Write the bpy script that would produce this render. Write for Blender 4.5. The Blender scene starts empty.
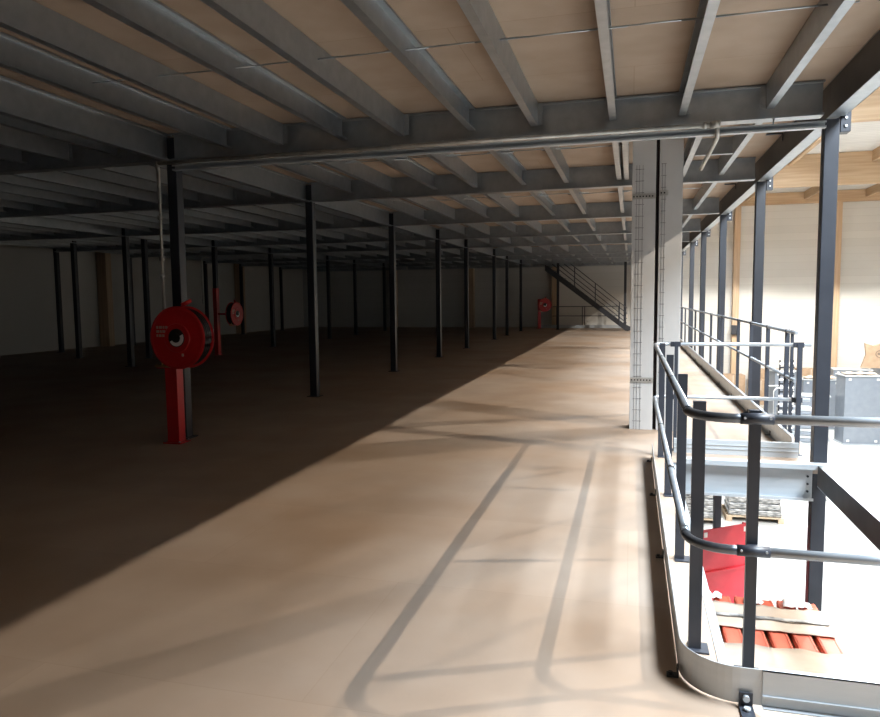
import bpy, bmesh, math, random
from mathutils import Vector, Matrix
random.seed(7)
S = bpy.context.scene
C = S.collection
PI = math.pi

# ------------------------------------------------------------------ materials
def new_mat(name):
    m = bpy.data.materials.new(name); m.use_nodes = True
    nt = m.node_tree
    return m, nt, nt.nodes['Principled BSDF']

def ramp_noise(nt, scale, c1, c2, detail=6, lo=.35, hi=.65, coord='Object', stretch=None):
    tc = nt.nodes.new('ShaderNodeTexCoord')
    mp = nt.nodes.new('ShaderNodeMapping')
    if stretch: mp.inputs['Scale'].default_value = stretch
    nt.links.new(tc.outputs[coord], mp.inputs['Vector'])
    n = nt.nodes.new('ShaderNodeTexNoise'); n.inputs['Scale'].default_value = scale; n.inputs['Detail'].default_value = detail
    nt.links.new(mp.outputs[0], n.inputs['Vector'])
    r = nt.nodes.new('ShaderNodeValToRGB')
    r.color_ramp.elements[0].position = lo; r.color_ramp.elements[1].position = hi
    r.color_ramp.elements[0].color = (*c1, 1); r.color_ramp.elements[1].color = (*c2, 1)
    nt.links.new(n.outputs['Fac'], r.inputs['Fac'])
    return tc, mp, r

def simple(name, c1, c2=None, scale=8, rough=.6, metal=0, bump=0, stretch=None, spec=None):
    m, nt, b = new_mat(name)
    if c2 is None: c2 = tuple(x * 1.08 for x in c1)
    tc, mp, r = ramp_noise(nt, scale, c1, c2, stretch=stretch)
    nt.links.new(r.outputs[0], b.inputs['Base Color'])
    b.inputs['Roughness'].default_value = rough
    b.inputs['Metallic'].default_value = metal
    if spec is not None: b.inputs['Specular IOR Level'].default_value = spec
    if bump:
        bp = nt.nodes.new('ShaderNodeBump'); bp.inputs['Strength'].default_value = bump; bp.inputs['Distance'].default_value = .01
        nt.links.new(r.outputs[0], bp.inputs['Height']); nt.links.new(bp.outputs[0], b.inputs['Normal'])
    return m

def panelled(name, c1, c2, scale, row, width, mortar_c, mortar=.004, rough=.6, big=None, metal=0, rot=None, spec=.3):
    """sheet material with joints (brick node) plus blotches"""
    m, nt, b = new_mat(name)
    tc, mp, r = ramp_noise(nt, scale, c1, c2, detail=5)
    mp2 = nt.nodes.new('ShaderNodeMapping'); nt.links.new(tc.outputs['Object'], mp2.inputs['Vector'])
    if rot: mp2.inputs['Rotation'].default_value = rot
    br = nt.nodes.new('ShaderNodeTexBrick')
    br.inputs['Scale'].default_value = 1; br.inputs['Brick Width'].default_value = width; br.inputs['Row Height'].default_value = row
    br.inputs['Mortar Size'].default_value = mortar; br.inputs['Mortar Smooth'].default_value = .2
    br.inputs['Color1'].default_value = (1, 1, 1, 1); br.inputs['Color2'].default_value = (.93, .93, .93, 1); br.inputs['Mortar'].default_value = (*mortar_c, 1)
    nt.links.new(mp2.outputs[0], br.inputs['Vector'])
    mx = nt.nodes.new('ShaderNodeMix'); mx.data_type = 'RGBA'; mx.blend_type = 'MULTIPLY'; mx.inputs['Factor'].default_value = 1
    nt.links.new(r.outputs[0], mx.inputs[6]); nt.links.new(br.outputs['Color'], mx.inputs[7])
    out = mx.outputs[2]
    if big:
        n = nt.nodes.new('ShaderNodeTexNoise'); n.inputs['Scale'].default_value = big[0]; n.inputs['Detail'].default_value = 3
        nt.links.new(tc.outputs['Object'], n.inputs['Vector'])
        rr = nt.nodes.new('ShaderNodeValToRGB'); rr.color_ramp.elements[0].position = .4; rr.color_ramp.elements[1].position = .66
        rr.color_ramp.elements[0].color = (1, 1, 1, 1); rr.color_ramp.elements[1].color = (*big[1], 1)
        nt.links.new(n.outputs['Fac'], rr.inputs['Fac'])
        m2 = nt.nodes.new('ShaderNodeMix'); m2.data_type = 'RGBA'; m2.blend_type = 'MULTIPLY'; m2.inputs['Factor'].default_value = 1
        nt.links.new(out, m2.inputs[6]); nt.links.new(rr.outputs[0], m2.inputs[7]); out = m2.outputs[2]
    nt.links.new(out, b.inputs['Base Color'])
    b.inputs['Roughness'].default_value = rough; b.inputs['Metallic'].default_value = metal
    b.inputs['Specular IOR Level'].default_value = spec
    return m

M = {}
M['floor'] = panelled('chipboard_floor', (.36, .285, .225), (.41, .33, .265), 1.6, 1.22, 2.5, (.90, .89, .88), .003, .55, big=(.55, (.90, .80, .70)), rot=(0, 0, 0))
M['ceil'] = panelled('chipboard_ceiling', (.32, .24, .175), (.365, .28, .21), 3, 1.22, 2.5, (.78, .74, .7), .004, .7)
M['ground'] = simple('pale_concrete', (.42, .41, .39), (.54, .53, .50), 1.3, .55)
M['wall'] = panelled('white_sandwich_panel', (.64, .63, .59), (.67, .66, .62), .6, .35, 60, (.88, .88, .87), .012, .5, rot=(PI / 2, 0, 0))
M['wall_y'] = panelled('white_sandwich_panel_side', (.55, .53, .48), (.58, .56, .51), .6, .35, 60, (.85, .84, .82), .012, .5, rot=(PI / 2, 0, PI / 2))  # same white panels, toned down to hold the shade of the left wall
M['hall_dark'] = panelled('anthracite_cladding', (.06, .065, .07), (.075, .08, .085), .6, .35, 60, (.7, .7, .7), .012, .6, rot=(PI / 2, 0, 0))  # dark tone made up for the unseen walls to cut bounced light
M['roof'] = panelled('white_roof_deck', (.72, .71, .68), (.78, .77, .74), 1, .25, 60, (.8, .8, .8), .02, .5)
M['glulam'] = simple('glulam_timber', (.46, .31, .18), (.56, .40, .25), 5, .55, stretch=(.15, 1, 3))
M['glulam_y'] = simple('glulam_timber_lengthwise', (.46, .31, .18), (.56, .40, .25), 5, .55, stretch=(1, .15, 3))
M['post_wood'] = simple('glulam_post', (.46, .32, .20), (.56, .41, .27), 5, .55, stretch=(3, 3, .15))
M['galv'] = simple('galvanised_steel', (.36, .39, .41), (.42, .45, .47), 9, .38, .85)
M['primer'] = simple('dark_primer', (.035, .030, .025), (.05, .044, .038), 6, .5)
M['galv_b'] = simple('galvanised_sheet_bright', (.42, .45, .47), (.50, .53, .55), 6, .36, .3, stretch=(.3, .3, 2))
M['tube'] = simple('steel_tube', (.34, .37, .40), (.42, .45, .48), 10, .33, .45)
M['tube_dark'] = simple('dark_bent_tube', (.10, .11, .125), (.15, .16, .175), 10, .32, .7)
M['anthr'] = simple('anthracite_paint', (.018, .020, .026), (.025, .027, .034), 4, .42)
M['anthr_r'] = simple('anthracite_rail_post', (.028, .032, .042), (.036, .040, .052), 4, .45)
M['red'] = simple('red_paint', (.50, .012, .014), (.58, .016, .018), 4, .35)
M['redsheet'] = simple('red_sheet', (.62, .03, .05), (.70, .045, .065), 4, .4)
M['plank'] = simple('red_plank', (.52, .10, .055), (.64, .15, .085), 6, .5, stretch=(1, .3, 1))
M['card'] = simple('cardboard', (.34, .235, .15), (.42, .30, .20), 5, .8)
M['card_pale'] = simple('pale_cardboard', (.42, .33, .25), (.50, .40, .31), 3, .7)
M['black'] = simple('black_rubber', (.012, .012, .013), (.02, .02, .021), 5, .5)
M['dark'] = simple('dark_gap', (.02, .015, .015), (.03, .02, .02), 5, .8)
M['white'] = simple('white_plastic', (.78, .77, .74), (.84, .83, .8), 3, .5)
M['clad'] = simple('grey_white_cladding', (.52, .515, .50), (.57, .56, .545), 2.2, .6)
M['bead'] = simple('grey_bead', (.10, .10, .10), (.3, .29, .28), 60, .6)
M['brass'] = simple('brass', (.5, .38, .18), (.6, .45, .22), 10, .35, .9)
M['pipe'] = simple('grey_water_pipe', (.36, .35, .32), (.48, .46, .42), 12, .4, .5)
M['film'] = simple('wrapped_goods', (.05, .05, .05), (.5, .48, .45), 9, .3, bump=.6, stretch=(1, 1, 5))
M['wood_pale'] = simple('pallet_wood', (.48, .36, .24), (.6, .47, .33), 8, .8)
M['duct'] = simple('duct_sheet', (.24, .27, .31), (.27, .30, .34), 5, .4, .3)

# lamp emission
m, nt, b = new_mat('lamp_lens'); b.inputs['Emission Color'].default_value = (1, .96, .88, 1); b.inputs['Emission Strength'].default_value = 6
M['lens'] = m
m, nt, b = new_mat('daylight_panel'); b.inputs['Base Color'].default_value = (.8, .8, .8, 1); b.inputs['Emission Color'].default_value = (.95, .98, 1, 1); b.inputs['Emission Strength'].default_value = .1  # faint glow added to the made-up panes of the right wall
M['skylight'] = m

# ------------------------------------------------------------------ mesh helpers
class MB:
    def __init__(s): s.bm = bmesh.new(); s.mats = []
    def mi(s, mat):
        if mat is None: return 0
        if mat not in s.mats: s.mats.append(mat)
        return s.mats.index(mat)
    def box(s, x0, x1, y0, y1, z0, z1, mat=None, bev=0, M4=None):
        r = bmesh.ops.create_cube(s.bm, size=1)
        vs = r['verts']
        T = Matrix.Translation(((x0 + x1) / 2, (y0 + y1) / 2, (z0 + z1) / 2)) @ Matrix.Diagonal((abs(x1 - x0), abs(y1 - y0), abs(z1 - z0), 1))
        if M4 is not None: T = M4 @ T
        bmesh.ops.transform(s.bm, matrix=T, verts=vs)
        fs = {f for v in vs for f in v.link_faces}
        i = s.mi(mat)
        for f in fs: f.material_index = i
        if bev:
            es = {e for v in vs for e in v.link_edges}
            bmesh.ops.bevel(s.bm, geom=list(es), offset=bev, segments=2, affect='EDGES', profile=.5)
        return s
    def cyl(s, a, b_, r, n=16, mat=None, r2=None):
        a = Vector(a); b_ = Vector(b_); d = b_ - a
        q = d.to_track_quat('Z', 'Y').to_matrix().to_4x4()
        T = Matrix.Translation((a + b_) / 2) @ q
        g = bmesh.ops.create_cone(s.bm, cap_ends=True, segments=n, radius1=r, radius2=r if r2 is None else r2, depth=d.length, matrix=T)
        i = s.mi(mat)
        for f in {f for v in g['verts'] for f in v.link_faces}:
            f.material_index = i
            if len(f.verts) == 4: f.smooth = True
        return s
    def tube(s, pts, r, n=12, mat=None):
        """swept round tube along a polyline"""
        pts = [Vector(p) for p in pts]; rings = []; i = s.mi(mat)
        up = Vector((0, 0, 1))
        for k, p in enumerate(pts):
            if k == 0: t = pts[1] - p
            elif k == len(pts) - 1: t = p - pts[k - 1]
            else: t = (pts[k + 1] - p).normalized() + (p - pts[k - 1]).normalized()
            t.normalize()
            u = up if abs(t.z) < .95 else Vector((1, 0, 0))
            a = t.cross(u).normalized(); c = a.cross(t).normalized()
            rings.append([s.bm.verts.new(p + a * (r * math.cos(2 * PI * j / n)) + c * (r * math.sin(2 * PI * j / n))) for j in range(n)])
        for k in range(len(rings) - 1):
            for j in range(n):
                f = s.bm.faces.new((rings[k][j], rings[k][(j + 1) % n], rings[k + 1][(j + 1) % n], rings[k + 1][j])); f.smooth = True; f.material_index = i
        for rg in (rings[0], rings[-1]):
            f = s.bm.faces.new(rg); f.material_index = i
        return s
    def prism(s, prof, axis, a, b_, mat=None):
        """extrude closed 2D profile; axis 'x': prof=(y,z), 'y': prof=(x,z), 'z': prof=(x,y)"""
        i = s.mi(mat)
        def P(u, v, w):
            return (w, u, v) if axis == 'x' else ((u, w, v) if axis == 'y' else (u, v, w))
        A = [s.bm.verts.new(P(u, v, a)) for u, v in prof]; B = [s.bm.verts.new(P(u, v, b_)) for u, v in prof]
        n = len(prof)
        for k in range(n):
            s.bm.faces.new((A[k], A[(k + 1) % n], B[(k + 1) % n], B[k])).material_index = i
        s.bm.faces.new(A).material_index = i; s.bm.faces.new(B).material_index = i
        return s
    def ribbon(s, pts, z0, z1, t, mat=None):
        """upright strip along an xy polyline with thickness t (to the left of travel)"""
        i = s.mi(mat); pts = [Vector((*p, 0)) for p in pts]; rows = []
        for k, p in enumerate(pts):
            d = (pts[min(k + 1, len(pts) - 1)] - pts[max(k - 1, 0)]).normalized()
            n = Vector((-d.y, d.x, 0)) * t
            rows.append([s.bm.verts.new((p.x, p.y, z0)), s.bm.verts.new((p.x, p.y, z1)), s.bm.verts.new((p.x + n.x, p.y + n.y, z1)), s.bm.verts.new((p.x + n.x, p.y + n.y, z0))])
        for k in range(len(rows) - 1):
            for j in range(4):
                f = s.bm.faces.new((rows[k][j], rows[k][(j + 1) % 4], rows[k + 1][(j + 1) % 4], rows[k + 1][j])); f.material_index = i; f.smooth = False
        s.bm.faces.new(rows[0]); s.bm.faces.new(rows[-1])
        return s
    def build(s, name, mat=None, parent=None, loc=None):
        bmesh.ops.recalc_face_normals(s.bm, faces=s.bm.faces)
        if loc is not None: bmesh.ops.translate(s.bm, vec=-Vector(loc), verts=s.bm.verts)
        me = bpy.data.meshes.new(name); s.bm.to_mesh(me); s.bm.free()
        if s.mats and any(x is not None for x in s.mats):
            for x in s.mats: me.materials.append(M[x] if x else M[mat])
        elif mat: me.materials.append(M[mat])
        o = bpy.data.objects.new(name, me); C.objects.link(o)
        if loc is not None: o.location = loc
        if parent is not None:
            o.parent = parent
            # geometry was given in world axes relative to the parent's base
        return o

def empty(name, loc=(0, 0, 0), rz=0):
    o = bpy.data.objects.new(name, None); C.objects.link(o); o.location = loc; o.rotation_euler.z = rz; o.empty_display_size = .1
    return o
def tag(o, label, cat, group=None, kind=None):
    o['label'] = label; o['category'] = cat
    if group: o['group'] = group
    if kind: o['kind'] = kind
    return o
def struct(o, label=None, cat=None):
    o['kind'] = 'structure'
    if label: o['label'] = label
    if cat: o['category'] = cat
    return o
def copy_tree(o, parent=None, loc=None):
    c = o.copy(); C.objects.link(c)
    if parent is not None: c.parent = parent
    if loc is not None: c.location = loc
    for ch in list(o.children):
        d = ch.copy(); C.objects.link(d); d.parent = c
        for g in list(ch.children):
            e = g.copy(); C.objects.link(e); e.parent = d
    return c
ORD = ['first', 'second', 'third', 'fourth', 'fifth', 'sixth', 'seventh', 'eighth', 'ninth', 'tenth', 'eleventh', 'twelfth', 'thirteenth', 'fourteenth']

# ------------------------------------------------------------------ layout (metres; mezzanine floor z=0)
YC = [2.6, 7.09, 10.61, 14.65, 18.44, 21.8, 26.5, 29.35, 33.2]     # frame lines
XR, XL, X2, X3 = 1.69, -5.03, -11.85, -17.5
GZ = -3.5                                                            # ground floor of the hall
ZB, ZT = 3.156, 3.45                                                 # beam underside / top
WL, WB, WF, WR = -18.35, 37.45, -3.0, 20.0
ROOF = 6.45

# ------------------------------------------------------------------ setting
OX, OY0, OY1 = .43, 2.72, 7.01      # opening in the mezzanine floor
fl = MB()
cr = [(OX + .22 - .22 * math.cos(t), OY0 + .22 - .22 * math.sin(t)) for t in [PI / 2 * k / 8 for k in range(9)]]
poly = [(WL, WF), (1.80, WF), (1.80, OY0)] + list(reversed(cr)) + [(OX, OY1), (1.80, OY1), (1.80, WB), (WL, WB)]
fl.prism(poly, 'z', -.04, 0)
struct(fl.build('floor', 'floor'), 'tan chipboard mezzanine floor', 'floor')
struct(MB().box(WL, WR, WF, WB, GZ - .1, GZ).build('floor', 'ground'), 'pale concrete ground floor of the hall', 'floor')
struct(MB().box(WL, 1.83, WF, WB, ZT + .006, ZT + .044).build('ceiling', 'ceil'), 'tan chipboard ceiling panels of the mezzanine', 'ceiling')
struct(MB().box(WL, WR, WF, WB, ROOF, ROOF + .15).build('ceiling', 'roof'), 'white roof deck of the hall', 'ceiling')
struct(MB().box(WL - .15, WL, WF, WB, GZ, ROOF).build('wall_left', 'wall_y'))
struct(MB().box(WL, WR, WB, WB + .15, GZ, ROOF).build('wall_back', 'wall'))
struct(MB().box(WL, WR, WF - .15, WF, GZ, ROOF).build('wall_front', 'hall_dark'))
wr = MB()
wr.box(WR, WR + .15, WF, WB, GZ, 1.5); wr.box(WR, WR + .15, WF, WB, 5.2, ROOF)
for a, b_ in ((WF, -1), (7.5, 9.5), (17, 19), (26.5, 28.5), (36, WB)): wr.box(WR, WR + .15, a, b_, 1.5, 5.2)
struct(wr.build('wall_right', 'hall_dark'))
# floor edge trim round the opening
tr = MB()
tr.ribbon([(OX, OY1 - .01)] + [(OX, OY0 + .24)] , -.24, .004, -.042)
struct(tr.build('trim_1', 'galv_b'))
# chipboard is carried on lower beams: main beam visible at the far side of the opening
def ibeam_x(x0, x1, y, z0, z1, fl_f, fl_b, t=.006, lip=0):
    b = MB()
    b.box(x0, x1, y - t / 2, y + t / 2, z0, z1)
    b.box(x0, x1, y - fl_f, y + fl_b, z0, z0 + t); b.box(x0, x1, y - fl_f, y + fl_b, z1 - t, z1)
    if lip:
        b.box(x0, x1, y - fl_f, y - fl_f + t, z0, z0 + lip); b.box(x0, x1, y - fl_f, y - fl_f + t, z1 - lip, z1)
    return b
walk = empty('walkway_beam', (1.1, 7.0, -.3))
def wpart(w, nm_, mt):
    o = w.build(nm_, mt, None, (1.1, 7.0, -.3)); o.parent = walk; o.location = (0, 0, 0)
w = MB(); w.box(.445, 1.62, 6.985, 6.993, -.27, .018); w.box(.445, 1.62, 6.925, 6.985, -.276, -.27); w.box(.445, 1.62, 6.925, 6.931, -.27, -.25)
w.box(.445, 1.62, 6.93, 6.985, .01, .018); wpart(w, 'web', 'galv_b')
w = MB(); w.box(.445, 1.80, 6.90, 7.005, .019, .067, bev=.002); wpart(w, 'edge_flange', 'galv_b')
w = MB()
for z in (-.06, -.13, -.2): w.cyl((1.58, 6.985, z), (1.58, 6.972, z), .010, 8)
wpart(w, 'bolt', 'anthr')
tag(walk, 'galvanised beam under the front edge of the walkway beyond the floor opening', 'beam')
# edge beams at floor level
def cbeam_y(x, y0, y1, z0, z1, side, fw, t=.006, lip=.02, mat='galv', web=None):
    b = MB(); s = side
    b.mi('galv'); b.box(x, x + s * t, y0, y1, z0 + t, z1 - t, mat=web or 'galv')
    b.box(x, x + s * fw, y0, y1, z0, z0 + t, mat='galv'); b.box(x, x + s * fw, y0, y1, z1 - t, z1, mat='galv')
    b.box(x + s * (fw - t), x + s * fw, y0, y1, z0, z0 + lip)
    b.box(x + s * (fw - t), x + s * fw, y0, y1, z1 - lip, z1)
    return b
o = cbeam_y(1.64, 3.0, 6.89, -.13, .067, 1, .15, web='primer').build('edge_beam', 'galv', None, (1.64, 5.2, -.13))
o.location = (1.64, 5.2, -.13)
tag(o, 'bare edge beam running along the right side of the floor opening towards the camera', 'beam')
o = cbeam_y(1.70, 7.2, 33, -.34, -.045, 1, .1).build('edge_beam', 'galv', None, (1.7, 20, -.34)); o.location = (1.7, 20, -.34)
tag(o, 'long floor edge beam under the right hand edge of the walkway', 'beam')

# ------------------------------------------------------------------ hall timber structure
for k, y in enumerate((7.6, 17.6, 27.5)):
    o = MB().box(1.9 if False else -18.2, 19.9, y - .1, y + .1, 5.35, 6.44, bev=.008).build('timber_roof_beam', 'glulam', None, (0, y, 5.35)); o.location = (0, y, 5.35)
    tag(o, ['deep glued timber roof beam nearest the camera, above the frame', 'deep glued timber roof beam at the top right corner above the near column', 'deep glued timber roof beam in the middle, second from the far wall'][k], 'beam', None)
o = MB().box(-18.2, 19.9, 37.2, 37.4, 5.9, 6.44, bev=.008).build('timber_roof_beam', 'glulam', None, (0, 37.3, 5.9)); o.location = (0, 37.3, 5.9)
tag(o, 'shallow timber beam along the top of the far wall', 'beam')
n = 0
for a, b_, bay in ((7.701, 17.499, 'near'), (17.701, 27.399, 'middle'), (27.601, 37.199, 'far')):
    base = MB().box(-.06, .06, a, b_, 6.08, 6.449, bev=.004).build('timber_purlin', 'glulam_y', None, (0, a, 6.08))
    xs = [2.7, 5.3, 7.9, 10.5, 13.1]
    for j, x in enumerate(xs):
        o = base if j == 0 else base.copy()
        if j: C.objects.link(o)
        o.location = (x, a, 6.08)
        tag(o, 'timber roof purlin in the %s roof bay, %s from the mezzanine edge' % (bay, ORD[j]), 'purlin', 'timber roof purlins')
base = MB().box(-.14, .14, -.2, .2, 0, 5.9 - GZ - .01, bev=.01).build('timber_column', 'post_wood')
for j, x in enumerate((9.32, 4.93, .6, -3.85, -8.3, -12.7)):
    o = base if j == 0 else base.copy()
    if j: C.objects.link(o)
    o.location = (x, 37.2, GZ)
    if x < 1.8: 
        pass
    tag(o, 'glued timber column against the far wall, %s from the right' % ORD[j], 'column', 'timber columns on the far wall')
for j, y in enumerate((12.3, 21.2, 30.2)):
    o = base.copy(); C.objects.link(o); o.location = (-18.1, y, GZ); o.rotation_euler.z = PI / 2
    tag(o, 'dark timber column against the left wall, %s from the camera' % ORD[j], 'column', 'timber columns on the left wall')

# ------------------------------------------------------------------ mezzanine steel frame
FB = [y - .08 for y in YC] + [36.9]     # cross beam lines
def column(name, z0, z1, w=.12):
    e = empty(name)
    MB().box(-w / 2, w / 2, -w / 2, w / 2, z0 + .012, z1 - .012, bev=.006).build('shaft', 'anthr', e)
    MB().box(-.1, .1, -.1, .1, z0, z0 + .012).build('base_plate', 'anthr', e)
    return e
# right row: stands on the hall floor
rc = column('steel_column', GZ, 3.152)
b = MB(); b.box(.066, .15, -.05, .07, 3.02, 3.27, bev=.004)
for z in (3.08, 3.15, 3.22):
    for yy in (-.02, .035): b.cyl((.1, -.058 + 0 * yy, z), (.1, -.048, z), .009, 8)
o = b.build('connection_plate', 'anthr', rc)
b = MB()
for z in (3.07, 3.14, 3.21): b.cyl((.11, -.062, z), (.11, -.05, z), .01, 8)
o2 = b.build('bolt', 'white', rc)
names_r = ['black steel column at the mezzanine edge out of frame beside the camera', 'tall black steel column nearest the camera at the right mezzanine edge', 'second black steel column along the right mezzanine edge', 'third black steel column along the right mezzanine edge',
           'fourth black steel column along the right mezzanine edge', 'fifth black steel column along the right mezzanine edge', 'sixth black steel column along the right mezzanine edge', 'seventh black steel column along the right mezzanine edge', 'farthest black steel column along the right mezzanine edge']
first = True
for k, y in enumerate(YC):
    if k == 0: continue
    o = rc if first else copy_tree(rc)
    first = False
    o.location = (XR, y, 0)
    tag(o, names_r[k], 'column', 'steel columns along the mezzanine edge')
lc = column('steel_column', 0, 3.44)
first = True
def put(x, y, label, grp, src=lc):
    global first
    o = src if first else copy_tree(src)
    first = False
    o.location = (x, y, 0); tag(o, label, 'column', grp)
    return o
nm = ['', 'black steel column behind the near red hose reel'] + ['black steel column in the first inner row, %s beyond the near hose reel' % ORD[k] for k in range(8)]
for k, y in enumerate(YC):
    if k: put(XL, y, nm[k], 'steel columns of the first inner row')
for k, y in enumerate(YC):
    if k > 1: put(X2, y, 'dark steel column in the second inner row, %s from the camera' % ORD[k - 2], 'steel columns of the second inner row')
for k, y in enumerate(YC):
    if k > 2: put(X3, y, 'dark steel column in the row beside the left wall, %s from the camera' % ORD[k - 3], 'steel columns of the row by the left wall')
put(-15.15, 16.6, 'dark steel column standing off the grid at far left between two rows', None)
put(-13.06, 16.9, 'dark steel column standing off the grid, right of the leftmost pair', None)

# cross beams between rows
def cross_beam(x0, x1, y, thick):
    b = ibeam_x(x0, x1, y, ZB, ZT, .075, .075, lip=.018)
    return b
spans = [(-4.965, 1.60, 'right span'), (-11.785, -5.095, 'middle span'), (-17.43, -11.915, 'left span')]
for s_i, (x0, x1, sn) in enumerate(spans):
    base = cross_beam(x0, x1, 0, 0).build('cross_beam', 'galv', None, ((x0 + x1) / 2, 0, ZB))
    for k, y in enumerate(FB):
        o = base if k == 0 else base.copy()
        if k: C.objects.link(o)
        o.location = ((x0 + x1) / 2, y, ZB)
        tag(o, 'galvanised ceiling cross beam, %s, %s from the camera' % (sn, ORD[k]), 'beam', 'galvanised ceiling cross beams')
# long beams over the column rows
for xi, (x, nmr) in enumerate(((XR, 'right edge'), (XL, 'first inner row'), (X2, 'second inner row'))):
    for k in range(len(FB) - 1):
        y0 = YC[k] + .068; y1 = (YC[k + 1] if k + 1 < len(YC) else 37) - .068
        if xi == 0: y0 = FB[k] + .0; y1 = FB[k + 1] - .003; y0 += .003
        xx = x - .045
        if xi == 0:
            b = cbeam_y(1.66, y0, y1, ZB + .0, ZT, 1, .13, web='primer')
        else:
            b = cbeam_y(xx, y0, y1, ZB, ZT, 1, .08)
        b_o = b.build('edge_beam' if xi == 0 else 'row_beam', 'galv' if xi else 'edge_dark', None, (x, y0, ZB)) if False else b.build('edge_beam' if xi == 0 else 'row_beam', 'galv', None, (x, y0, ZB))
        b_o.location = (x, y0, ZB)
        if xi == 0 and k < 3:
            q = MB(); yy = (y0 + y1) / 2 + .25
            q.box(1.48, 1.655, yy - .03, yy + .03, ZT - .014, ZT - .004)
            q.box(1.645, 1.655, yy - .03, yy + .03, ZT - .09, ZT - .014)
            p_ = q.build('fixing_bracket', 'anthr', None, (x, y0, ZB)); p_.parent = b_o; p_.location = (0, 0, 0)
        tag(b_o, 'galvanised long beam over the %s columns, %s bay from the camera' % (nmr, ORD[k]), 'beam', 'galvanised long beams over the column rows')

# joists
def joist_mb(L, flip):
    s = 1 if not flip else -1
    b = MB(); h0, h1 = 3.235, ZT
    t = .004; fw = .062
    b.box(-t / 2, t / 2, 0, L, h0, h1)
    b.box(0, s * fw, 0, L, h0, h0 + t); b.box(0, s * fw, 0, L, h1 - t, h1)
    b.box(s * (fw - t), s * fw, 0, L, h0, h0 + .016); b.box(s * (fw - t), s * fw, 0, L, h1 - .016, h1)
    # end cleats with bolts
    for yy in (0, L):
        d = 1 if yy == 0 else -1
        b.box(-s * .05, 0, yy, yy + d * .005, h0 + .01, h1 - .02)
        for z in (h0 + .05, h0 + .12): b.cyl((-s * .03, yy + d * .004, z), (-s * .03, yy + d * .014, z), .009, 6)
    return b
JX = [1.13 - .673 * k for k in range(9)]
J2 = [-5.65 - .673 * k for k in range(9)]
J3 = [-12.45 - .673 * k for k in range(8)]
for k in range(len(FB) - 1):
    y0, y1 = FB[k] + .079, FB[k + 1] - .079
    bases = [joist_mb(y1 - y0, fl_).build('ceiling_joist', 'galv', None, (0, 0, 3.235)) for fl_ in (False, True)]
    used = [False, False]
    for (row, rn) in ((JX, 'right span'), (J2, 'middle span'), (J3, 'left span')):
        for j, x in enumerate(row):
            if row is JX and k == 1 and j == 1 : x = .69
            i = j % 2
            if used[i]: o = bases[i].copy(); C.objects.link(o)
            else: o = bases[i]; used[i] = True
            o.location = (x, y0, 3.235)
            tag(o, 'galvanised ceiling joist, %s, %s bay from the camera, %s from the right' % (rn, ORD[k], ORD[j]), 'joist', 'galvanised ceiling joists')
    for i in (0, 1):
        if not used[i]: bpy.data.objects.remove(bases[i])
# sag rods between joists
for k in range(4):
    ym = 4.93 if k == 0 else (FB[k] + FB[k + 1]) / 2 - .12
    for j in range(0, 8):
        xa, xb = JX[j] + .16, JX[j + 1] - .16
        if k == 1 and j < 2: continue
        yy = ym + (.03 if j % 2 else -.03)
        o = MB().cyl((JX[j + 1] - .17, yy, 3.36 + (.012 if j % 2 else -.012)), (JX[j] + .17, yy, 3.36 + (.012 if j % 2 else -.012)), .006, 8).build('brace_rod', 'galv', None, (xa, yy, 3.36)); o.location = (xa, yy, 3.36)
        tag(o, 'thin threaded rod bracing two ceiling joists, %s bay, %s from the right' % (ORD[k], ORD[j]), 'rod', 'threaded rods between ceiling joists')
# trimmer joists framing the big clad column
o = joist_mb(FB[2] - FB[1] - .158, False).build('ceiling_joist', 'galv', None, (0, 0, 3.235)); o.location = (-.115, FB[1] + .079, 3.235)
tag(o, 'extra ceiling joist hugging the left side of the tall clad column', 'joist')
o = MB().box(.70, 1.12, 9.0, 9.006, 3.24, 3.44).box(.70, 1.12, 8.94, 9.0, 3.24, 3.246).build('trimmer', 'galv', None, (.9, 9, 3.24)); o.location = (.9, 9, 3.24)
tag(o, 'short trimmer beam to the right of the tall clad column', 'beam')

# ------------------------------------------------------------------ big clad building column
bc = empty('clad_column', (.27, 8.85, 0))
def rel(o, par):
    """meshes were built in world space: shift them into the parent's frame"""
    o.parent = par; o.matrix_parent_inverse = Matrix.Identity(4)
    o.data.transform(Matrix.Translation(par.location).inverted() if par.rotation_euler.z == 0 else (Matrix.Translation(par.location) @ Matrix.Rotation(par.rotation_euler.z, 4, 'Z')).inverted())
    return o
rel(MB().box(-.005, .262, 8.70, 8.98, 0, 3.44, bev=.004).build('left_panel', 'clad'), bc)
rel(MB().box(.302, .56, 8.70, 8.98, 0, 3.44, bev=.004).build('right_panel', 'clad'), bc)
rel(MB().box(.263, .301, 8.78, 8.98, 0, 3.44).build('recess', 'dark'), bc)
for x in (.045, .075, .115, .332, .362):
    b = MB(); b.box(x - .0025, x + .0025, 8.696, 8.699, 0, 3.12)
    rel(b.build('corner_bead', 'bead'), bc)
for i, (xa, xb, ph) in enumerate(((.03, .13, 0), (.32, .375, .05))):
    b = MB()
    for q in range(23): b.box(xa, xb, 8.6965, 8.699, .1 + q * .135 + ph, .106 + q * .135 + ph)
    rel(b.build('lacing', 'bead'), bc)
for z, xa, xb in ((2.76, -.002, .26), (2.79, .304, .40), (.60, -.002, .26)):
    b = MB(); b.box(xa, xb, 8.69, 8.695, z - .03, z + .03, mat='pipe')
    for q in range(int((xb - xa) / .035)): b.box(xa + .01 + q * .035, xa + .026 + q * .035, 8.688, 8.69, z - .008, z + .008, mat='dark')
    o = b.build('perforated_strap', 'pipe')
    rel(o, bc)
tag(bc, 'wide grey white clad building column behind the guardrail corner', 'column')

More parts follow.
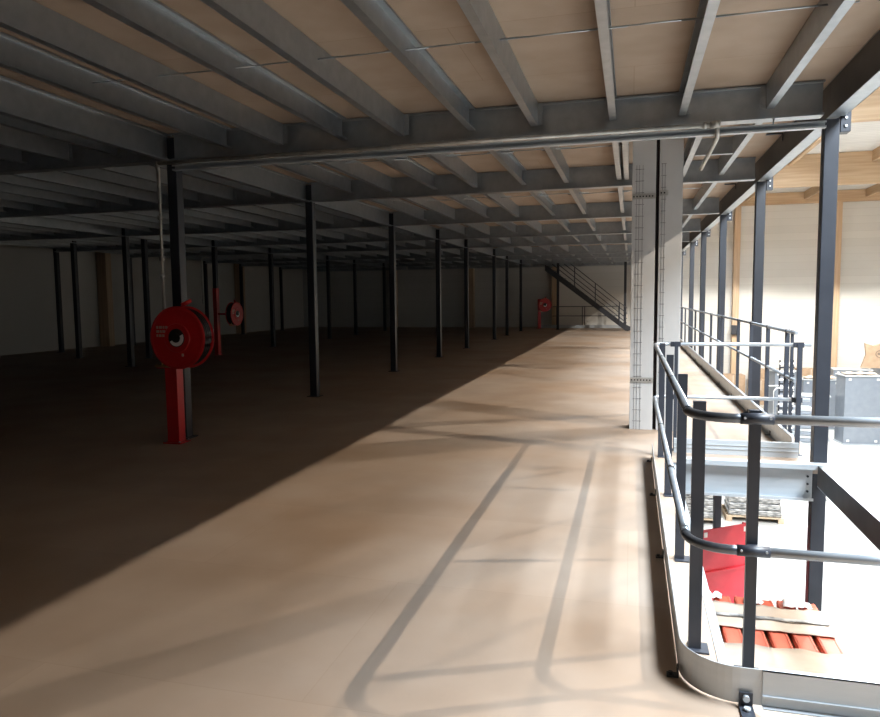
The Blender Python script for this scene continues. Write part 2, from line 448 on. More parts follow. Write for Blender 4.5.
# ------------------------------------------------------------------ guardrails
def arc(cx, cy, r, a0, a1, z, n=8):
    return [(cx + r * math.cos(a0 + (a1 - a0) * k / n), cy + r * math.sin(a0 + (a1 - a0) * k / n), z) for k in range(n + 1)]
gr = empty('guardrail', (.3, 5, 0))
RX, RN, RF = .245, 3.05, 7.68
def rail(z, nm):
    p = rel(MB().tube([(RX, 3.215, z), (RX, 7.52, z)], .020, 14).build(nm, 'tube'), gr)
    q = rel(MB().tube(arc(RX + .165, 3.215, .165, PI, 1.5 * PI, z) + [(.46, RN, z)], .020, 14).build('bent_tube', 'tube_dark'), gr)
    p = rel(MB().tube([(.461, RN, z), (1.62, RN, z)], .020, 14).build(nm, 'tube'), gr)
    p = rel(MB().tube(list(reversed(arc(RX + .16, 7.521, .16, PI / 2, PI, z)[::1])) + [(RX + .17, 7.681, z), (1.73, 7.681, z)], .018, 12).build(nm, 'tube'), gr)
    # joint sleeves
    for a, b_ in (((RX, 3.205, z), (RX, 3.225, z)), ((RX, 4.42, z), (RX, 4.44, z)), ((RX, 5.9, z), (RX, 5.92, z))):
        rel(MB().cyl(a, b_, .0228, 14).build('joint_sleeve', 'tube_dark'), gr)
    for x in (.497, 1.45):
        if x > 1.6: continue
        b = MB(); b.cyl((x - .062, RN, z), (x + .062, RN, z), .0232, 16); b.box(x - .02, x + .02, RN + .015, RN + .028, z - .02, z + .02)
        c_ = rel(b.build('clamp', 'anthr_r'), gr)
        b = MB()
        for dx in (-.048, .048): b.cyl((x + dx, RN - .020, z + .006), (x + dx, RN - .026, z + .006), .005, 10)
        o = b.build('bolt', 'galv_b'); rel(o, gr); 
        o.parent = c_
    for x in (.455, 1.638, 1.64):
        pass
    for x in (.45, 1.61):
        b = MB(); b.box(x - .05, x + .05, 7.66 - .012, 7.66 - .004, z - .026, z + .026)
        rel(b.build('clamp', 'anthr_r'), gr)
rail(1.1, 'top_rail'); rail(.55, 'mid_rail')
def gpost(x, y, zt, along_y=True, z0=0, hw=.022):
    b = MB()
    if along_y:
        b.box(x - .027, x + .027, y - .015, y + .015, z0, zt)
        b.box(x - .027, x + .06, y - .05, y + .05, z0, z0 + .008)
    else:
        b.box(x - hw, x + hw, y - .015, y + .015, z0, zt); b.box(x - .05, x + .05, y - .03, y + .05, z0, z0 + .008)
    return rel(b.build('post', 'anthr_r'), gr)
gpost(.297, 3.27, 1.135); gpost(.303, 4.40, 1.135); gpost(.303, 5.83, 1.135); gpost(.303, 7.25, 1.135)
gpost(.497, 3.095, 1.13, False); gpost(1.45, 3.095, 1.13, False)
gpost(.455, 7.60, 1.13, False, hw=.017); gpost(1.612, 7.60, 1.13, False)
# toe boards
tb = [(.215, 7.2), (.215, 3.12)]
cx_, cy_, r_ = .43, 3.06, .215
tb = [(.215, 7.15), (.215, 6)] + [(.215, 4.5)] + [(cx_ + r_ * math.cos(a), cy_ + r_ * math.sin(a)) for a in [PI + PI / 2 * k / 12 for k in range(13)]] + [(.52, 2.845)]
rel(MB().ribbon(tb, .008, .152, .004).build('toe_board', 'galv_b'), gr)
b = MB(); b.box(.51, 1.70, 2.836, 2.840, .008, .155); b.box(.51, 1.70, 2.826, 2.836, .05, .056); b.box(.51, 1.70, 2.815, 2.836, .008, .012); b.box(.51, 1.7, 2.836, 2.86, .15, .155)
rel(b.build('toe_board', 'galv_b'), gr)
b = MB(); b.box(.44, 1.60, 7.46, 7.464, .004, .15); b.box(.44, 1.60, 7.452, 7.46, .06, .068); b.box(.44, 1.60, 7.452, 7.46, .10, .106); b.box(.44, 1.60, 7.464, 7.49, .146, .15)
rel(b.build('toe_board', 'galv_b'), gr)
for y in (3.0, 4.40, 5.80, 7.0):
    b = MB(); b.box(.165, .212, y - .018, y + .018, .002, .01); b.box(.205, .212, y - .018, y + .018, .01, .05); b.cyl((.18, y, .01), (.18, y, .02), .01, 8)
    rel(b.build('foot_bracket', 'black'), gr)
b = MB(); b.box(.425, .475, 2.745, 2.838, .002, .01); b.box(.425, .475, 2.828, 2.834, .01, .06)
fb = rel(b.build('foot_bracket', 'anthr_r'), gr)
b = MB(); b.cyl((.45, 2.79, .01), (.45, 2.79, .022), .013, 10); b.cyl((.45, 2.828, .04), (.45, 2.815, .04), .013, 10)
o = rel(b.build('bolt', 'galv_b'), gr); o.parent = fb
tag(gr, 'guardrail of grey tubes and dark flat posts around the open gap in the floor', 'railing')

er = empty('guardrail', (1.585, 7.8, 0))
def rel2(o): return rel(o, er)
EX = 1.60
for z, nm_ in ((1.215, 'top_rail'), (.735, 'mid_rail')):
    rel2(MB().tube([(EX, 7.71, z), (EX, 32.5, z)], .018, 10).build(nm_, 'tube'))
    rel2(MB().cyl((EX, 10.43, z), (EX, 10.51, z), .023, 10).build('joint_sleeve', 'anthr_r'))
for y in (7.9, 8.14, 9.23, 10.45, 11.65, 13.6, 15.5, 17.3, 19.2, 21.0, 22.7, 24.1, 25.8, 27.6, 29.6, 31.4):
    w_p = .022 if y > 7.95 else .014
    b = MB(); b.box(EX - w_p, EX + w_p, y - .015, y + .015, .008, 1.235); b.box(EX - .03, EX + .035, y - .04, y + .04, 0.0, .008)
    rel2(b.build('post', 'anthr_r'))
b = MB(); b.box(1.545, 1.549, 7.52, 33, .004, .20); b.box(1.549, 1.575, 7.52, 33, .196, .2); b.box(1.52, 1.545, 7.52, 33, .004, .008)
rel2(b.build('toe_board', 'galv'))
for y in [8.6 + 1.6 * k for k in range(15)]:
    b = MB(); b.box(1.49, 1.543, y - .02, y + .02, .009, .016); b.box(1.537, 1.543, y - .02, y + .02, .016, .06)
    rel2(b.build('foot_bracket', 'anthr_r'))
tag(er, 'long guardrail running back along the right edge of the walkway', 'railing')

# ------------------------------------------------------------------ fire hose reels
def hose_reel(loc, rz, label, dx=.235, f0=.25, ph=1.5):
    n_turn = 5
    """drum axis along local -Y, disc facing -Y; post behind it"""
    e = empty('hose_reel', loc, rz)
    b = MB(); b.box(-.075, .075, -.06, .06, .012, ph, bev=.004); post = b.build('post', 'red', e)
    b = MB(); b.box(-.11, .11, -.10, .10, 0, .012); b.build('base_plate', 'red', e)
    b = MB()
    for sx in (-1, 1):
        for sy in (-1, 1): b.cyl((sx * .093, sy * .082, .012), (sx * .093, sy * .082, .03), .01, 8)
    b.build('bolt', 'galv', e)
    cz = 1.2
    def disc(y0, y1, nm_):
        q = MB(); R = .335; prof = [(R, y0), (R, y1), (R - .02, y0 - .012)]
        n_ = 48
        def ring(r, y): return [q.bm.verts.new((r * math.cos(2 * PI * k / n_), y, cz + r * math.sin(2 * PI * k / n_))) for k in range(n_)]
        rs = [ring(.085, y1), ring(R, y1), ring(R + .006, (y0 + y1) / 2), ring(R, y0), ring(R - .018, y0 - .006), ring(R - .03, y0), ring(.16, y0), ring(.15, y0 - .012), ring(.09, y0 - .012), ring(.085, y0)]
        for k in range(len(rs)):
            A, B_ = rs[k], rs[(k + 1) % len(rs)]
            for j in range(n_): q.bm.faces.new((A[j], A[(j + 1) % n_], B_[(j + 1) % n_], B_[j])).smooth = False
        return q.build(nm_, 'red', e)
    d1 = disc(-.245, -.237, 'front_disc'); disc(-.075, -.067, 'rear_disc')
    q = MB()
    for k in range(n_turn):          # coiled black hose, one tube per turn
        y = -.222 + k * .034
        pts = [(.302 * math.cos(t), y + .034 * t / (2 * PI) * .9, cz + .302 * math.sin(t)) for t in [2 * PI * j / 36 for j in range(37)]]
        q.tube(pts, .0175, 8)
    q.cyl((0, -.234, cz), (0, -.078, cz), .285, 32)
    q.build('hose', 'black', e)
    q = MB(); q.cyl((0, -.275, cz), (0, -.063, cz), .05, 20); hub = q.build('hub', 'black', e)
    q = MB(); q.cyl((0, -.260, cz), (0, -.257, cz), .1, 32); q.build('hub_plate', 'black', e)
    # half-white sticker on the hub plate
    q = MB(); vs = [q.bm.verts.new((.09 * math.cos(t), -.2635, cz + .09 * math.sin(t))) for t in [-PI * .85 + PI * k / 16 for k in range(17)]]
    f = q.bm.faces.new(vs); r_ = bmesh.ops.extrude_face_region(q.bm, geom=[f]); bmesh.ops.translate(q.bm, vec=(0, .002, 0), verts=[v for v in r_['geom'] if isinstance(v, bmesh.types.BMVert)])
    q.build('hub_sticker', 'white', e)
    # pale printed marks left of the hub
    q = MB()
    for r0 in range(3):
        x = -.255
        for c0 in range(4):
            w_ = (.024, .034, .018, .03)[(c0 + r0) % 4]
            if r0 == 2 and c0 == 3: continue
            q.box(x, x + w_, -.2495, -.2455, cz + .10 - r0 * .045, cz + .128 - r0 * .045); x += w_ + .012
    q.build('printed_mark', 'card_pale', e)
    q = MB(); q.box(.05, .075, -.2495, -.2455, cz - .2, cz - .17); q.build('printed_mark', 'card_pale', e)
    # bracket at the top, valve and nozzle
    q = MB(); q.box(-.05, .10, -.066, -.05, 1.15, 1.25); q.cyl((.02, -.17, 1.55), (.10, -.11, 1.60), .022, 12); q.cyl((.02, -.16, 1.55), (.02, -.16, 1.50), .014, 10)
    q.build('hose_guide', 'red', e)
    q = MB(); q.cyl((-.3, -.19, .885), (-.14, -.19, .885), .014, 10); q.cyl((-.3, -.19, .885), (-.33, -.19, .885), .02, 10, r2=.012)
    q.cyl((-.24, -.19, .885), (-.24, -.19, .95), .011, 10); q.build('nozzle', 'brass', e)
    q = MB(); q.box(-.3, -.07, -.21, -.17, .862, .869); q.build('nozzle_rest', 'red', e)
    keep = ('post', 'base_plate')
    for ch in e.children:
        nmc = ch.name.split('.')[0]
        if nmc in keep or (nmc == 'bolt'): continue
        ch.data.transform(Matrix.Translation((dx, -(f0 - .25), 0)))
    q = MB(); q.box(-.03, .03 + dx, -.066, -.061, 1.12, 1.28)
    if f0 > .3: q.box(-.03, .03, -(f0 - .18), -.066, 1.17, 1.23)
    q.build('swing_arm', 'red', e)
    tag(e, label, 'hose reel')
    return e
hose_reel((-4.955, 6.82, 0), 0, 'red fire hose reel on red post nearest the camera')
hose_reel((-11.7, 18.2, 0), PI / 2, 'smaller red fire hose reel on a dark column in the middle distance', 0, .68, 1.95)
hose_reel((-4.50, 35.9, 0), PI * .12, 'red fire hose reel at the far wall beside the stair')
# water pipe for the near reel
wp = empty('water_pipe', (-5.12, 6.86, 1.5))
def rel3(o): return rel(o, wp)
rel3(MB().tube([(-5.105, 6.90, 1.40), (-5.105, 6.90, 3.05)] + [(-5.105 + .05 * (1 - math.cos(t)), 6.90 - .07 * t / 1.57, 3.05 + .06 * math.sin(t)) for t in (.4, .8, 1.2, 1.57)], .022, 12).build('riser', 'pipe'))
rel3(MB().tube([(-5.05, 6.83, 3.11), (.66, 6.83, 3.11)], .021, 12).build('run', 'pipe'))
rel3(MB().tube([(.663, 6.83, 3.11)] + [(.663 + .05 * math.sin(t), 6.83 , 3.11 + .045 * (1 - math.cos(t)) * 0 - .0) for t in (.5, 1.0, 1.57)] + [(.72, 6.84, 3.06), (.725, 6.86, 3.025), (.727, 6.92, 3.012), (.73, 7.2, 3.01), (.73, 8.45, 3.0)], .021, 12).build('branch', 'pipe'))
b = MB(); b.cyl((.60, 6.83, 3.11), (.63, 6.83, 3.11), .03, 14); b.cyl((.66, 6.83, 3.11), (.735, 6.83, 3.11), .032, 14); b.cyl((.71, 6.83, 3.09), (.71, 6.83, 3.14), .036, 14)
rel3(b.build('elbow', 'pipe'))
for z in (1.85, 2.05, 2.5): rel3(MB().cyl((-5.105, 6.90, z), (-5.105, 6.90, z + .05), .03, 12).build('pipe_coupling', 'pipe'))
for x in (-3.6, -1.8, 0.1):
    b = MB(); b.box(x - .012, x + .012, 6.80, 6.93, 3.132, 3.136); b.cyl((x, 6.83, 3.13), (x, 6.83, 3.134), .02, 8)
    rel3(b.build('pipe_clip', 'galv'))
tag(wp, 'grey water pipe rising by the near column and running under the first cross beam', 'pipe')
ch_ = MB(); ch_.box(-4.95, 1.62, 6.985, 6.99, 3.045, 3.105); ch_.box(-4.95, 1.62, 6.93, 6.985, 3.10, 3.105); ch_.box(-4.95, 1.62, 6.93, 6.985, 3.045, 3.05)
ch_.box(-4.95, 1.62, 6.93, 6.933, 3.05, 3.062); ch_.box(-4.95, 1.62, 6.93, 6.933, 3.088, 3.10)
for x in (-4.5, -2.6, -.7, 1.2): ch_.cyl((x, 6.965, 3.105), (x, 6.965, 3.154), .008, 8)
o = ch_.build('mounting_channel', 'galv_b', None, (-1.6, 6.96, 3.045)); o.location = (-1.6, 6.96, 3.045)
tag(o, 'bright steel mounting channel hung under the first ceiling cross beam', 'channel')
w2 = MB().tube([(-11.98, 17.95, 1.5), (-11.98, 17.95, 2.75), (-11.98, 18.1, 2.85), (-11.98, 18.35, 2.85)], .022, 10).build('water_pipe', 'pipe', None, (-11.98, 17.95, 1.5)); w2.location = (-11.98, 17.95, 1.5)
tag(w2, 'grey riser pipe feeding the middle distance hose reel', 'pipe')

# ------------------------------------------------------------------ far stair and landing rail
st = empty('staircase', (-.25, 33.8, 0))
def rel4(o): return rel(o, st)
x0, z0, x1, z1 = -.30, .12, -3.95, 3.08
ang = math.atan2(z1 - z0, x1 - x0)
for y in (33.62, 34.48):
    b = MB(); b.prism([(x0 + .28, .02), (x0 + .28, .16), (x0, .30), (x1, z1 + .04), (x1, z1 - .24), (x0 + .05, .02)], 'y', y - .02, y + .02)
    rel4(b.build('stringer', 'anthr'))
for k in range(16):
    t = (k + .5) / 16; xx = x0 + (x1 - x0) * t; zz = z0 + (z1 - z0) * t
    rel4(MB().box(xx - .13, xx + .13, 33.65, 34.45, zz + .01, zz + .035).build('tread', 'anthr'))
for h in (1.02, .78, .54, .33):
    b = MB(); te = min(1, (3.13 - z0 - h) / (z1 - z0))
    b.tube([(x0 + .12, 33.58, z0 + h - .09), (x0 + (x1 - x0) * te, 33.58, z0 + h + (z1 - z0) * te)], .018, 8)
    rel4(b.build('handrail', 'anthr_r'))
for t in (.06, .36, .62):
    xx = x0 + (x1 - x0) * t; zz = z0 + (z1 - z0) * t
    rel4(MB().box(xx - .02, xx + .02, 33.555, 33.6, zz, min(zz + 1.03, 3.12)).build('baluster', 'anthr_r'))
rel4(MB().box(x0 + .1, x0 + .2, 33.6, 34.5, 0, .06).build('foot', 'anthr'))
tag(st, 'dark steel staircase climbing left to the upper level at the far end', 'stairs')
lr = empty('guardrail', (-2.3, 36.6, 0))
def rel5(o): return rel(o, lr)
for z in (1.1, .62): rel5(MB().tube([(-3.9, 36.6, z), (-.55, 36.6, z)], .02, 8).build('rail', 'anthr_r'))
for x in (-3.7, -3.62, -2.4, -2.28, -.6): rel5(MB().box(x - .02, x + .02, 36.62, 36.66, 0, 1.12).build('post', 'anthr_r'))
rel5(MB().box(-4.6, -.5, 36.5, 36.506, .004, .16).build('toe_board', 'galv_b'))
tag(lr, 'low guardrail along the far wall behind the staircase', 'railing')
first = False
put(-.28, 34.75, 'black steel column at the foot of the far staircase', None)
put(-3.45, 34.75, 'black steel column under the upper end of the far staircase', None)

# ------------------------------------------------------------------ goods on the hall floor (seen through the opening)
# tall wrapped bundle with red planks on top
pb = empty('goods_stack', (1.1, 5.2, GZ))
def rel6(o): return rel(o, pb)
b = MB()
for y in (4.4, 5.45, 6.4): b.box(.62, 1.62, y, y + .12, GZ + .022, GZ + .1)
for k in range(6): b.box(.62 + k * .18, .62 + k * .18 + .1, 4.35, 6.6, GZ + .1, GZ + .125)
for k in range(3): b.box(.62 + k * .44, .62 + k * .44 + .1, 4.35, 6.6, GZ, GZ + .022)
rel6(b.build('pallet', 'wood_pale'))
rel6(MB().box(.60, 1.60, 4.32, 6.64, GZ + .13, -1.19, bev=.01).build('wrapping', 'card'))
tag(pb, 'tall cardboard wrapped bundle carrying the red planks below the floor opening', 'bundle')
for k in range(6):
    x = .585 + k * .176
    b = MB(); b.box(0, .138, 0, 2.35, 0, .055, bev=.006)
    b.box(.012, .02, 0, 2.35, .055, .06); b.box(.118, .126, 0, 2.35, .055, .06)
    o = b.build('red_plank', 'plank'); o.location = (x, 4.32 + random.uniform(-.02, .02), -1.185)
    tag(o, 'red plank lying lengthwise on the bundle, %s from the left' % ORD[k], 'plank', 'red planks on the wrapped bundle')
def sheet(name, x0, x1, y0, y1, z, amp, mat, seed, nx=24, ny=10, rag=0., th=.006, droop=0):
    rnd = random.Random(seed); b = MB(); top = []
    ph = rnd.random() * 6
    for j in range(ny + 1):
        row = []
        for i in range(nx + 1):
            u, v = i / nx, j / ny
            yy = y0 + (y1 - y0) * v
            if rag and j == ny: yy += rnd.uniform(-rag, rag)
            if rag and j == 0: yy += rnd.uniform(-rag, rag) * .3
            xx = x0 + (x1 - x0) * u + (rnd.uniform(-rag, rag) * .4 if i in (0, nx) else 0)
            zz = z + amp * (.5 + .5 * math.sin(u * 19 + ph)) * (.4 + .6 * v) + amp * .3 * rnd.random()
            row.append(b.bm.verts.new((xx, yy, zz)))
        top.append(row)
    for j in range(ny):
        for i in range(nx): b.bm.faces.new((top[j][i], top[j][i + 1], top[j + 1][i + 1], top[j + 1][i])).smooth = True
    r = bmesh.ops.extrude_face_region(b.bm, geom=list(b.bm.faces))
    bmesh.ops.translate(b.bm, vec=(0, 0, th), verts=[v for v in r['geom'] if isinstance(v, bmesh.types.BMVert)])
    o = b.build(name, mat, None, ((x0 + x1) / 2, (y0 + y1) / 2, z)); o.location = ((x0 + x1) / 2, (y0 + y1) / 2, z)
    return o
tag(sheet('cardboard_sheet', .56, 1.63, 4.4, 5.70, -1.122, .015, 'card_pale', 3), 'pale cardboard sheet covering the near half of the red planks', 'cardboard')
tag(sheet('cardboard_strip', .57, 1.64, 6.0, 6.46, -1.122, .012, 'card_pale', 5, rag=.02), 'pale cardboard strip laid across the far part of the red planks', 'cardboard')
b = MB()
for i in range(20):
    x = .58 + i * .051; b.box(x, x + .052, 6.17 + .006 * math.sin(i * 1.3), 6.21 + .006 * math.sin(i * 1.3), -1.098, -1.090)
o = b.build('strapping_band', 'film', None, (1.1, 6.19, -1.1)); o.location = (1.1, 6.19, -1.1)
tag(o, 'glossy plastic band across the cardboard strip on the red planks', 'strap')
for i, (x, y, w_, d_) in enumerate(((.72, 6.58, .2, .10), (1.08, 6.54, .14, .1), (1.43, 6.54, .22, .12))):
    o = sheet('torn_wrapping', x - w_ / 2, x + w_ / 2, y - d_ / 2, y + d_ / 2, -1.112, .03, 'white', 20 + i, nx=8, ny=4, rag=.025)
    tag(o, 'torn white wrapping scrap on the %s end of the planks' % ('far left', 'far middle', 'far right')[i], 'wrapping')
# red upright sheet
rs = empty('red_steel_sheet', (1.1, 8.8, GZ), math.atan2(.4, .55))
b = MB(); b.box(-.40, .36, -.01, .01, .02, 2.34); b.box(-.40, -.38, .01, .06, .02, 2.34); b.box(.34, .36, .01, .06, .02, 2.34)
b.build('upper_sheet', 'redsheet', rs)
b = MB(); b.box(-.40, .362, -.035, -.011, 1.80, 1.83); b.build('crease', 'redsheet', rs)
b = MB(); b.box(-.42, .38, -.12, .14, 0, .02); b.build('foot_plate', 'redsheet', rs)
for x in (-.3, .30): MB().box(x, x + .05, -.014, -.0105, 2.25, 2.31).build('sticker', 'white', rs)
tag(rs, 'upright red steel sheet standing on the hall floor under the walkway', 'sheet')
# slim column under the walkway
o = MB().box(-.05, .05, -.05, .05, 0, -.37 - GZ + .0).build('walkway_post', 'anthr'); o.location = (1.24, 10.6, GZ)
o.scale = (.9, .9, 1)
tag(o, 'slim dark post under the walkway left of the red sheet', 'post')
# shrink-wrapped pallet
wpz = empty('wrapped_pallet', (2.75, 17.2, GZ), .0)
b = MB()
for x in (-.6, -.06, .48): b.box(x, x + .12, -.45, .45, .02, .1)
for k in range(5): b.box(-.6, .6, -.45 + k * .2, -.35 + k * .2, .1, .125)
for k in range(3): b.box(-.6 + k * .54, -.48 + k * .54, -.45, .45, 0, .02)
b.build('pallet', 'wood_pale', wpz)
for k in range(5):
    b = MB(); b.box(-.56 + .01 * (k % 2), .56 - .015 * (k % 3), -.42, .42, .13 + k * .15, .275 + k * .15, bev=.03); b.build('wrapped_layer', 'film', wpz)
tag(wpz, 'pallet of shrink wrapped goods on the hall floor behind the walkway beam', 'pallet')
# more goods behind, in the walkway's shade
o = empty('wrapped_pallet', (1.35, 16.8, GZ), .0)
for ch in wpz.children:
    d = ch.copy(); C.objects.link(d); d.parent = o
tag(o, 'second wrapped pallet mostly hidden behind the walkway beam, left of the other', 'pallet')

# ------------------------------------------------------------------ goods at the far wall
def carton(x, y, w_, d_, h, rz, label, z=GZ, flaps=False, mat='card'):
    e = empty('cardboard_box', (x, y, z), rz)
    b = MB(); b.box(-w_ / 2, w_ / 2, -d_ / 2, d_ / 2, 0, h, bev=.01); b.build('body', mat, e)
    b = MB(); b.box(-w_ / 2 + .01, w_ / 2 - .01, -.03, .03, h + .001, h + .003); b.box(-.03, .03, -d_ / 2 - .003, -d_ / 2 - .0005, h * .6, h - .01); b.build('tape', 'card_pale', e)
    if flaps:
        b = MB(); b.box(-w_ / 2, w_ / 2, -.002, .002, 0, .3, M4=Matrix.Translation((0, -d_ / 2, h)) @ Matrix.Rotation(.5, 4, 'X')); b.build('flap', mat, e)
    tag(e, label, 'box', 'cardboard boxes by the far wall')
    return e
carton(4.7, 36.2, 1.1, .8, 1.3, .1, 'brown cardboard box by the far wall, leftmost behind the walkway rail')
carton(5.9, 35.6, .9, .8, 1.15, -.1, 'brown cardboard box by the far wall, second from the left')
carton(7.2, 34.3, .95, .8, 1.05, .15, 'wide brown cardboard box in front of the others near the cart')
carton(6.3, 36.5, 1.5, .7, 1.55, 0, 'tall brown cardboard box against the far wall left of the near column')
carton(8.2, 36.6, 1.2, .7, 1.6, 0, 'brown cardboard box against the far wall right of the near column')
carton(9.9, 36.5, 1.7, .6, 1.5, 0, 'low wide brown box against the far wall at the right')
# slatted rack
sr = empty('slatted_rack', (4.62, 23.5, GZ), .25)
for s_ in (-1, 1):
    MB().box(s_ * .2 - .015, s_ * .2 + .015, -.02, .02, 0, 3.1).build('upright', 'anthr', sr)
for k in range(22):
    MB().box(-.23, .23, -.045, -.022, .35 + k * .125, .40 + k * .125).build('slat', 'anthr' if k % 2 == 0 else 'white', sr)
MB().box(-.25, .25, -.2, .2, 0, .03).build('base', 'anthr', sr)
for k in range(len(sr.children)):
    pass
tag(sr, 'tall narrow rack of dark slats on the hall floor behind the near railing end', 'rack')
# white tube cart
ca = empty('tube_cart', (5.1, 27.0, GZ), .3)
for s_ in (-1, 1):
    MB().tube([(-.35, s_ * .3, .1), (-.35, s_ * .3, 1.75), (-.25, s_ * .3, 1.85), (.25, s_ * .3, 1.85), (.35, s_ * .3, 1.75), (.35, s_ * .3, .1)], .02, 8).build('frame', 'white', ca)
MB().box(-.37, .37, -.32, .32, .1, .14).build('deck', 'white', ca)
for sx in (-1, 1):
    for sy in (-1, 1): MB().cyl((sx * .3, sy * .27 - .02, .05), (sx * .3, sy * .27 + .02, .05), .05, 14).build('wheel', 'black', ca)
tag(ca, 'white tubular cart standing beside the cardboard boxes', 'cart')
# galvanised duct parts
def duct(x, y, w_, d_, h, rz, label, z=GZ):
    e = empty('duct_section', (x, y, z), rz)
    b = MB(); b.box(-w_ / 2, w_ / 2, -d_ / 2, d_ / 2, .02, h - .02); b.build('shell', 'duct', e)
    for zz in (0, h - .035):
        b = MB(); b.box(-w_ / 2 - .035, w_ / 2 + .035, -d_ / 2 - .035, d_ / 2 + .035, zz, zz + .035, bev=.004); b.build('flange', 'galv_b', e)
    b = MB()
    for sx in (-1, 1):
        for zz in (.1, h - .16): b.box(sx * w_ * .38 - .04, sx * w_ * .38 + .04, -d_ / 2 - .02, -d_ / 2 - .002, zz, zz + .07)
    b.build('corner_plate', 'white', e)
    tag(e, label, 'duct', 'galvanised duct sections on the hall floor')
    return e
duct(7.55, 26.8, 1.15, .8, 2.35, .1, 'large plain duct section standing upright in front of the stack at right')
duct(6.35, 27.4, .85, .8, 1.55, -.15, 'short duct section standing just right of the near column')
duct(6.95, 29.5, 1.3, .8, 1.9, .05, 'duct section in the second row with cardboard on top')
duct(8.3, 30.5, 1.3, .8, 2.2, -.1, 'duct section in the back row near the leaning cardboard')
duct(10.0, 31.8, 1.0, .8, 2.4, .2, 'duct section at the right edge of the picture, back row')
duct(6.1, 31.4, 1.0, .7, 2.0, .2, 'duct section in the back row just right of the near column')
for j, (x, y) in enumerate(((5.72, 26.2), (8.85, 26.9), (5.05, 25.6))):
    n_ = (11, 17, 12)[j]
    for k in range(n_):
        o = MB().box(-.24, .24, -.3, .3, 0, .1, bev=.012).build('duct_collar', 'duct' if k % 2 else 'galv_b'); o.location = (x + .01 * (k % 2), y, GZ + k * .118)
        tag(o, 'flat galvanised collar in the %s, %s' % (('stack beside the near column', 'stack at the right picture edge', 'stack behind the railing end')[j], '%s layer from the floor' % (ORD[k] if k < 14 else ('fifteenth', 'sixteenth', 'seventeenth')[k - 14])), 'collar', 'stacked galvanised collars')
o = sheet('cardboard_sheet', 6.4, 7.5, 29.2, 29.8, GZ + 1.92, .05, 'card_pale', 9, rag=.03, th=.02)
tag(o, 'cardboard sheet draped on the second row duct section', 'cardboard')
o = sheet('cardboard_sheet', 7.05, 8.05, 26.6, 27.1, GZ + 2.37, .04, 'card_pale', 11, rag=.03, th=.02)
tag(o, 'cardboard sheet resting on the large plain duct section', 'cardboard')
# leaning torn carton with a round printed mark
lcx = empty('torn_carton', (9.05, 30.3, GZ + 2.25), -.15)
b = MB(); b.prism([(-.45, 0), (.5, 0), (.6, .55), (.35, 1.0), (-.05, .85), (-.35, .95), (-.3, .5)], 'y', -.01, .25); b.build('body', 'card', lcx)
b = MB()
pts = [(.18 + .16 * math.cos(2 * PI * k / 24), -.016, .55 + .14 * math.sin(2 * PI * k / 24)) for k in range(25)]
b.tube(pts, .008, 6); b.box(.08, .28, -.018, -.012, .53, .57); b.build('printed_mark', 'anthr', lcx)
tag(lcx, 'torn open cardboard carton with a round printed mark atop the ducts', 'box')
# dark call box on the timber column
cb = empty('wall_box', (4.93, 36.95, -.1))
MB().box(-.2, .2, -.15, .04, -.22, .24, bev=.01).build('housing', 'anthr', cb)
MB().box(.05, .15, -.165, -.15, -.05, .08).build('dial', 'galv_b', cb)
tag(cb, 'small dark box mounted on the timber column behind the walkway rail', 'box')

# ------------------------------------------------------------------ lamps of the hall
def hall_lamp(x, y, power, label, half=80):
    e = empty('hall_lamp', (x, y, 6.28))
    MB().cyl((0, 0, .02), (0, 0, .16), .2, 24, r2=.12).build('housing', 'anthr', e)
    MB().cyl((0, 0, .012), (0, 0, .02), .17, 24).build('lens', 'lens', e)
    MB().cyl((0, 0, .16), (0, 0, .168), .012, 8).build('suspension', 'galv', e)
    tag(e, label, 'lamp', 'hanging hall lamps')
    l = bpy.data.lights.new('lamp_light', 'SPOT'); l.energy = power; l.spot_size = math.radians(2 * half); l.spot_blend = .12; l.shadow_soft_size = .028; l.color = (1, .89, .76) if y < 25 else (1, .97, .92)
    lo = bpy.data.objects.new('lamp_light', l); C.objects.link(lo); lo.parent = e; lo.location = (0, 0, -.02)
    return e
KEY, WIN, SKY, FAR = 1100, 4, 1050, 1000
hall_lamp(6.45, 6.05, KEY, 'hanging hall lamp nearest the camera', 78)
hall_lamp(6.45, 13.0, KEY, 'second hanging hall lamp from the camera', 78)
hall_lamp(6.45, 20.6, KEY, 'third hanging hall lamp from the camera', 78)
hall_lamp(6.45, 28.4, FAR * 1.35, 'fourth hanging hall lamp, hidden behind the middle roof beam', 66)
hall_lamp(3.4, 28.4, FAR * .9, 'farthest hall lamp, nearer the mezzanine edge', 66)
hall_lamp(12.5, 28.4, FAR * 1.6, 'hall lamp at the far right', 66)

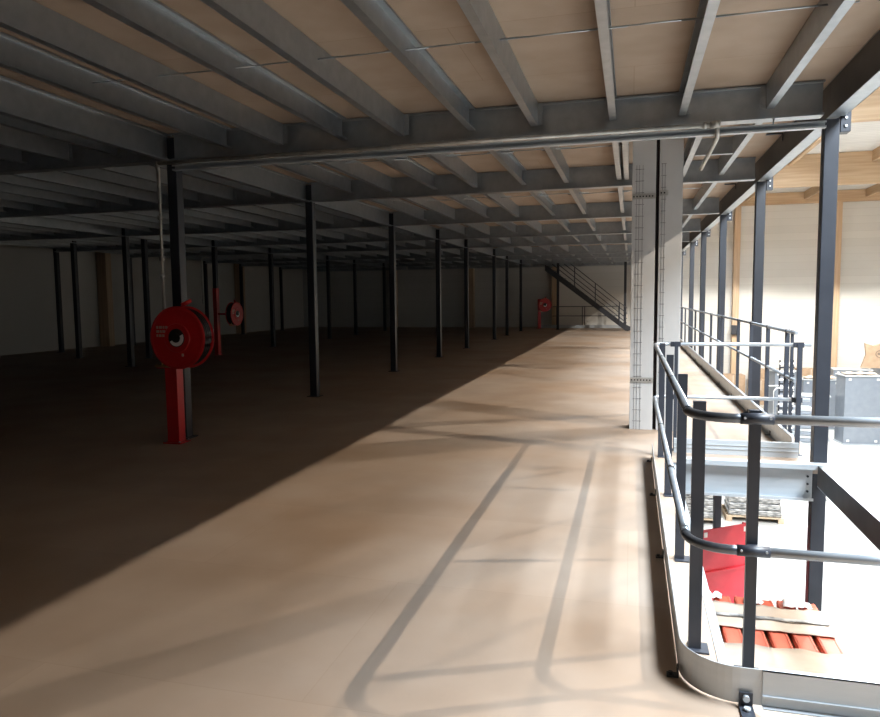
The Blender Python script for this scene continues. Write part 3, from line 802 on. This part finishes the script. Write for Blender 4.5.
def area(name, loc, rot, sx, sy, power, col):
    l = bpy.data.lights.new(name, 'AREA'); l.shape = 'RECTANGLE'; l.size = sx; l.size_y = sy; l.energy = power; l.color = col
    o = bpy.data.objects.new(name, l); C.objects.link(o); o.location = loc; o.rotation_euler = rot
    return o
# weak fill added at made-up windows of the unseen right wall; rooflight daylight
for j, (a, b_) in enumerate(((-1, 7.5), (9.5, 17), (19, 26.5), (28.5, 36))):
    area('window_daylight', (WR - .05, (a + b_) / 2, 3.35), (0, PI / 2, 0), 3.6, b_ - a, WIN, (.93, .97, 1))
for j, (x, y, k_) in enumerate(((4.35, 3.2, 1.3), (4.45, 12.4, .62), (4.45, 20.2, 1.1))):
    area('rooflight_daylight', (x, y, 6.38), (0, 0, 0), 2.3, 3.4, SKY * k_, (.76, .88, 1))

# made-up, unseen panes with a faint added glow
for j, (a, b_) in enumerate(((-1, 7.5), (9.5, 17), (19, 26.5), (28.5, 36))):
    w_ = MB(); w_.box(WR + .05, WR + .07, a, b_, 1.5, 5.2)
    struct(w_.build('window_%d' % (j + 1), 'skylight'))

# ------------------------------------------------------------------ world
W = bpy.data.worlds.new('World'); S.world = W; W.use_nodes = True
bg = W.node_tree.nodes['Background']; bg.inputs[0].default_value = (.75, .85, 1, 1); bg.inputs[1].default_value = .1

# ------------------------------------------------------------------ camera
cam = bpy.data.cameras.new('camera'); co = bpy.data.objects.new('camera', cam); C.objects.link(co)
cam.sensor_fit = 'HORIZONTAL'; cam.sensor_width = 36; cam.lens = 703.8 / 880 * 36
cam.clip_start = .05; cam.clip_end = 200
f = Vector((-.26114, .96150, -.085595)); r = Vector((.965217, .261255, -.010063)); u = Vector((-.012687, .085246, .996279))
co.matrix_world = Matrix(((r.x, u.x, -f.x, 0), (r.y, u.y, -f.y, 0), (r.z, u.z, -f.z, 1.6), (0, 0, 0, 1)))
S.camera = co
S.view_settings.view_transform = 'Standard'; S.view_settings.look = 'None'; S.view_settings.gamma = 1; S.view_settings.exposure = 1.15
S.view_settings.use_curve_mapping = False
S.cycles.use_denoising = True
S.cycles.max_bounces = 10; S.cycles.diffuse_bounces = 6
S.cycles.sample_clamp_indirect = 8
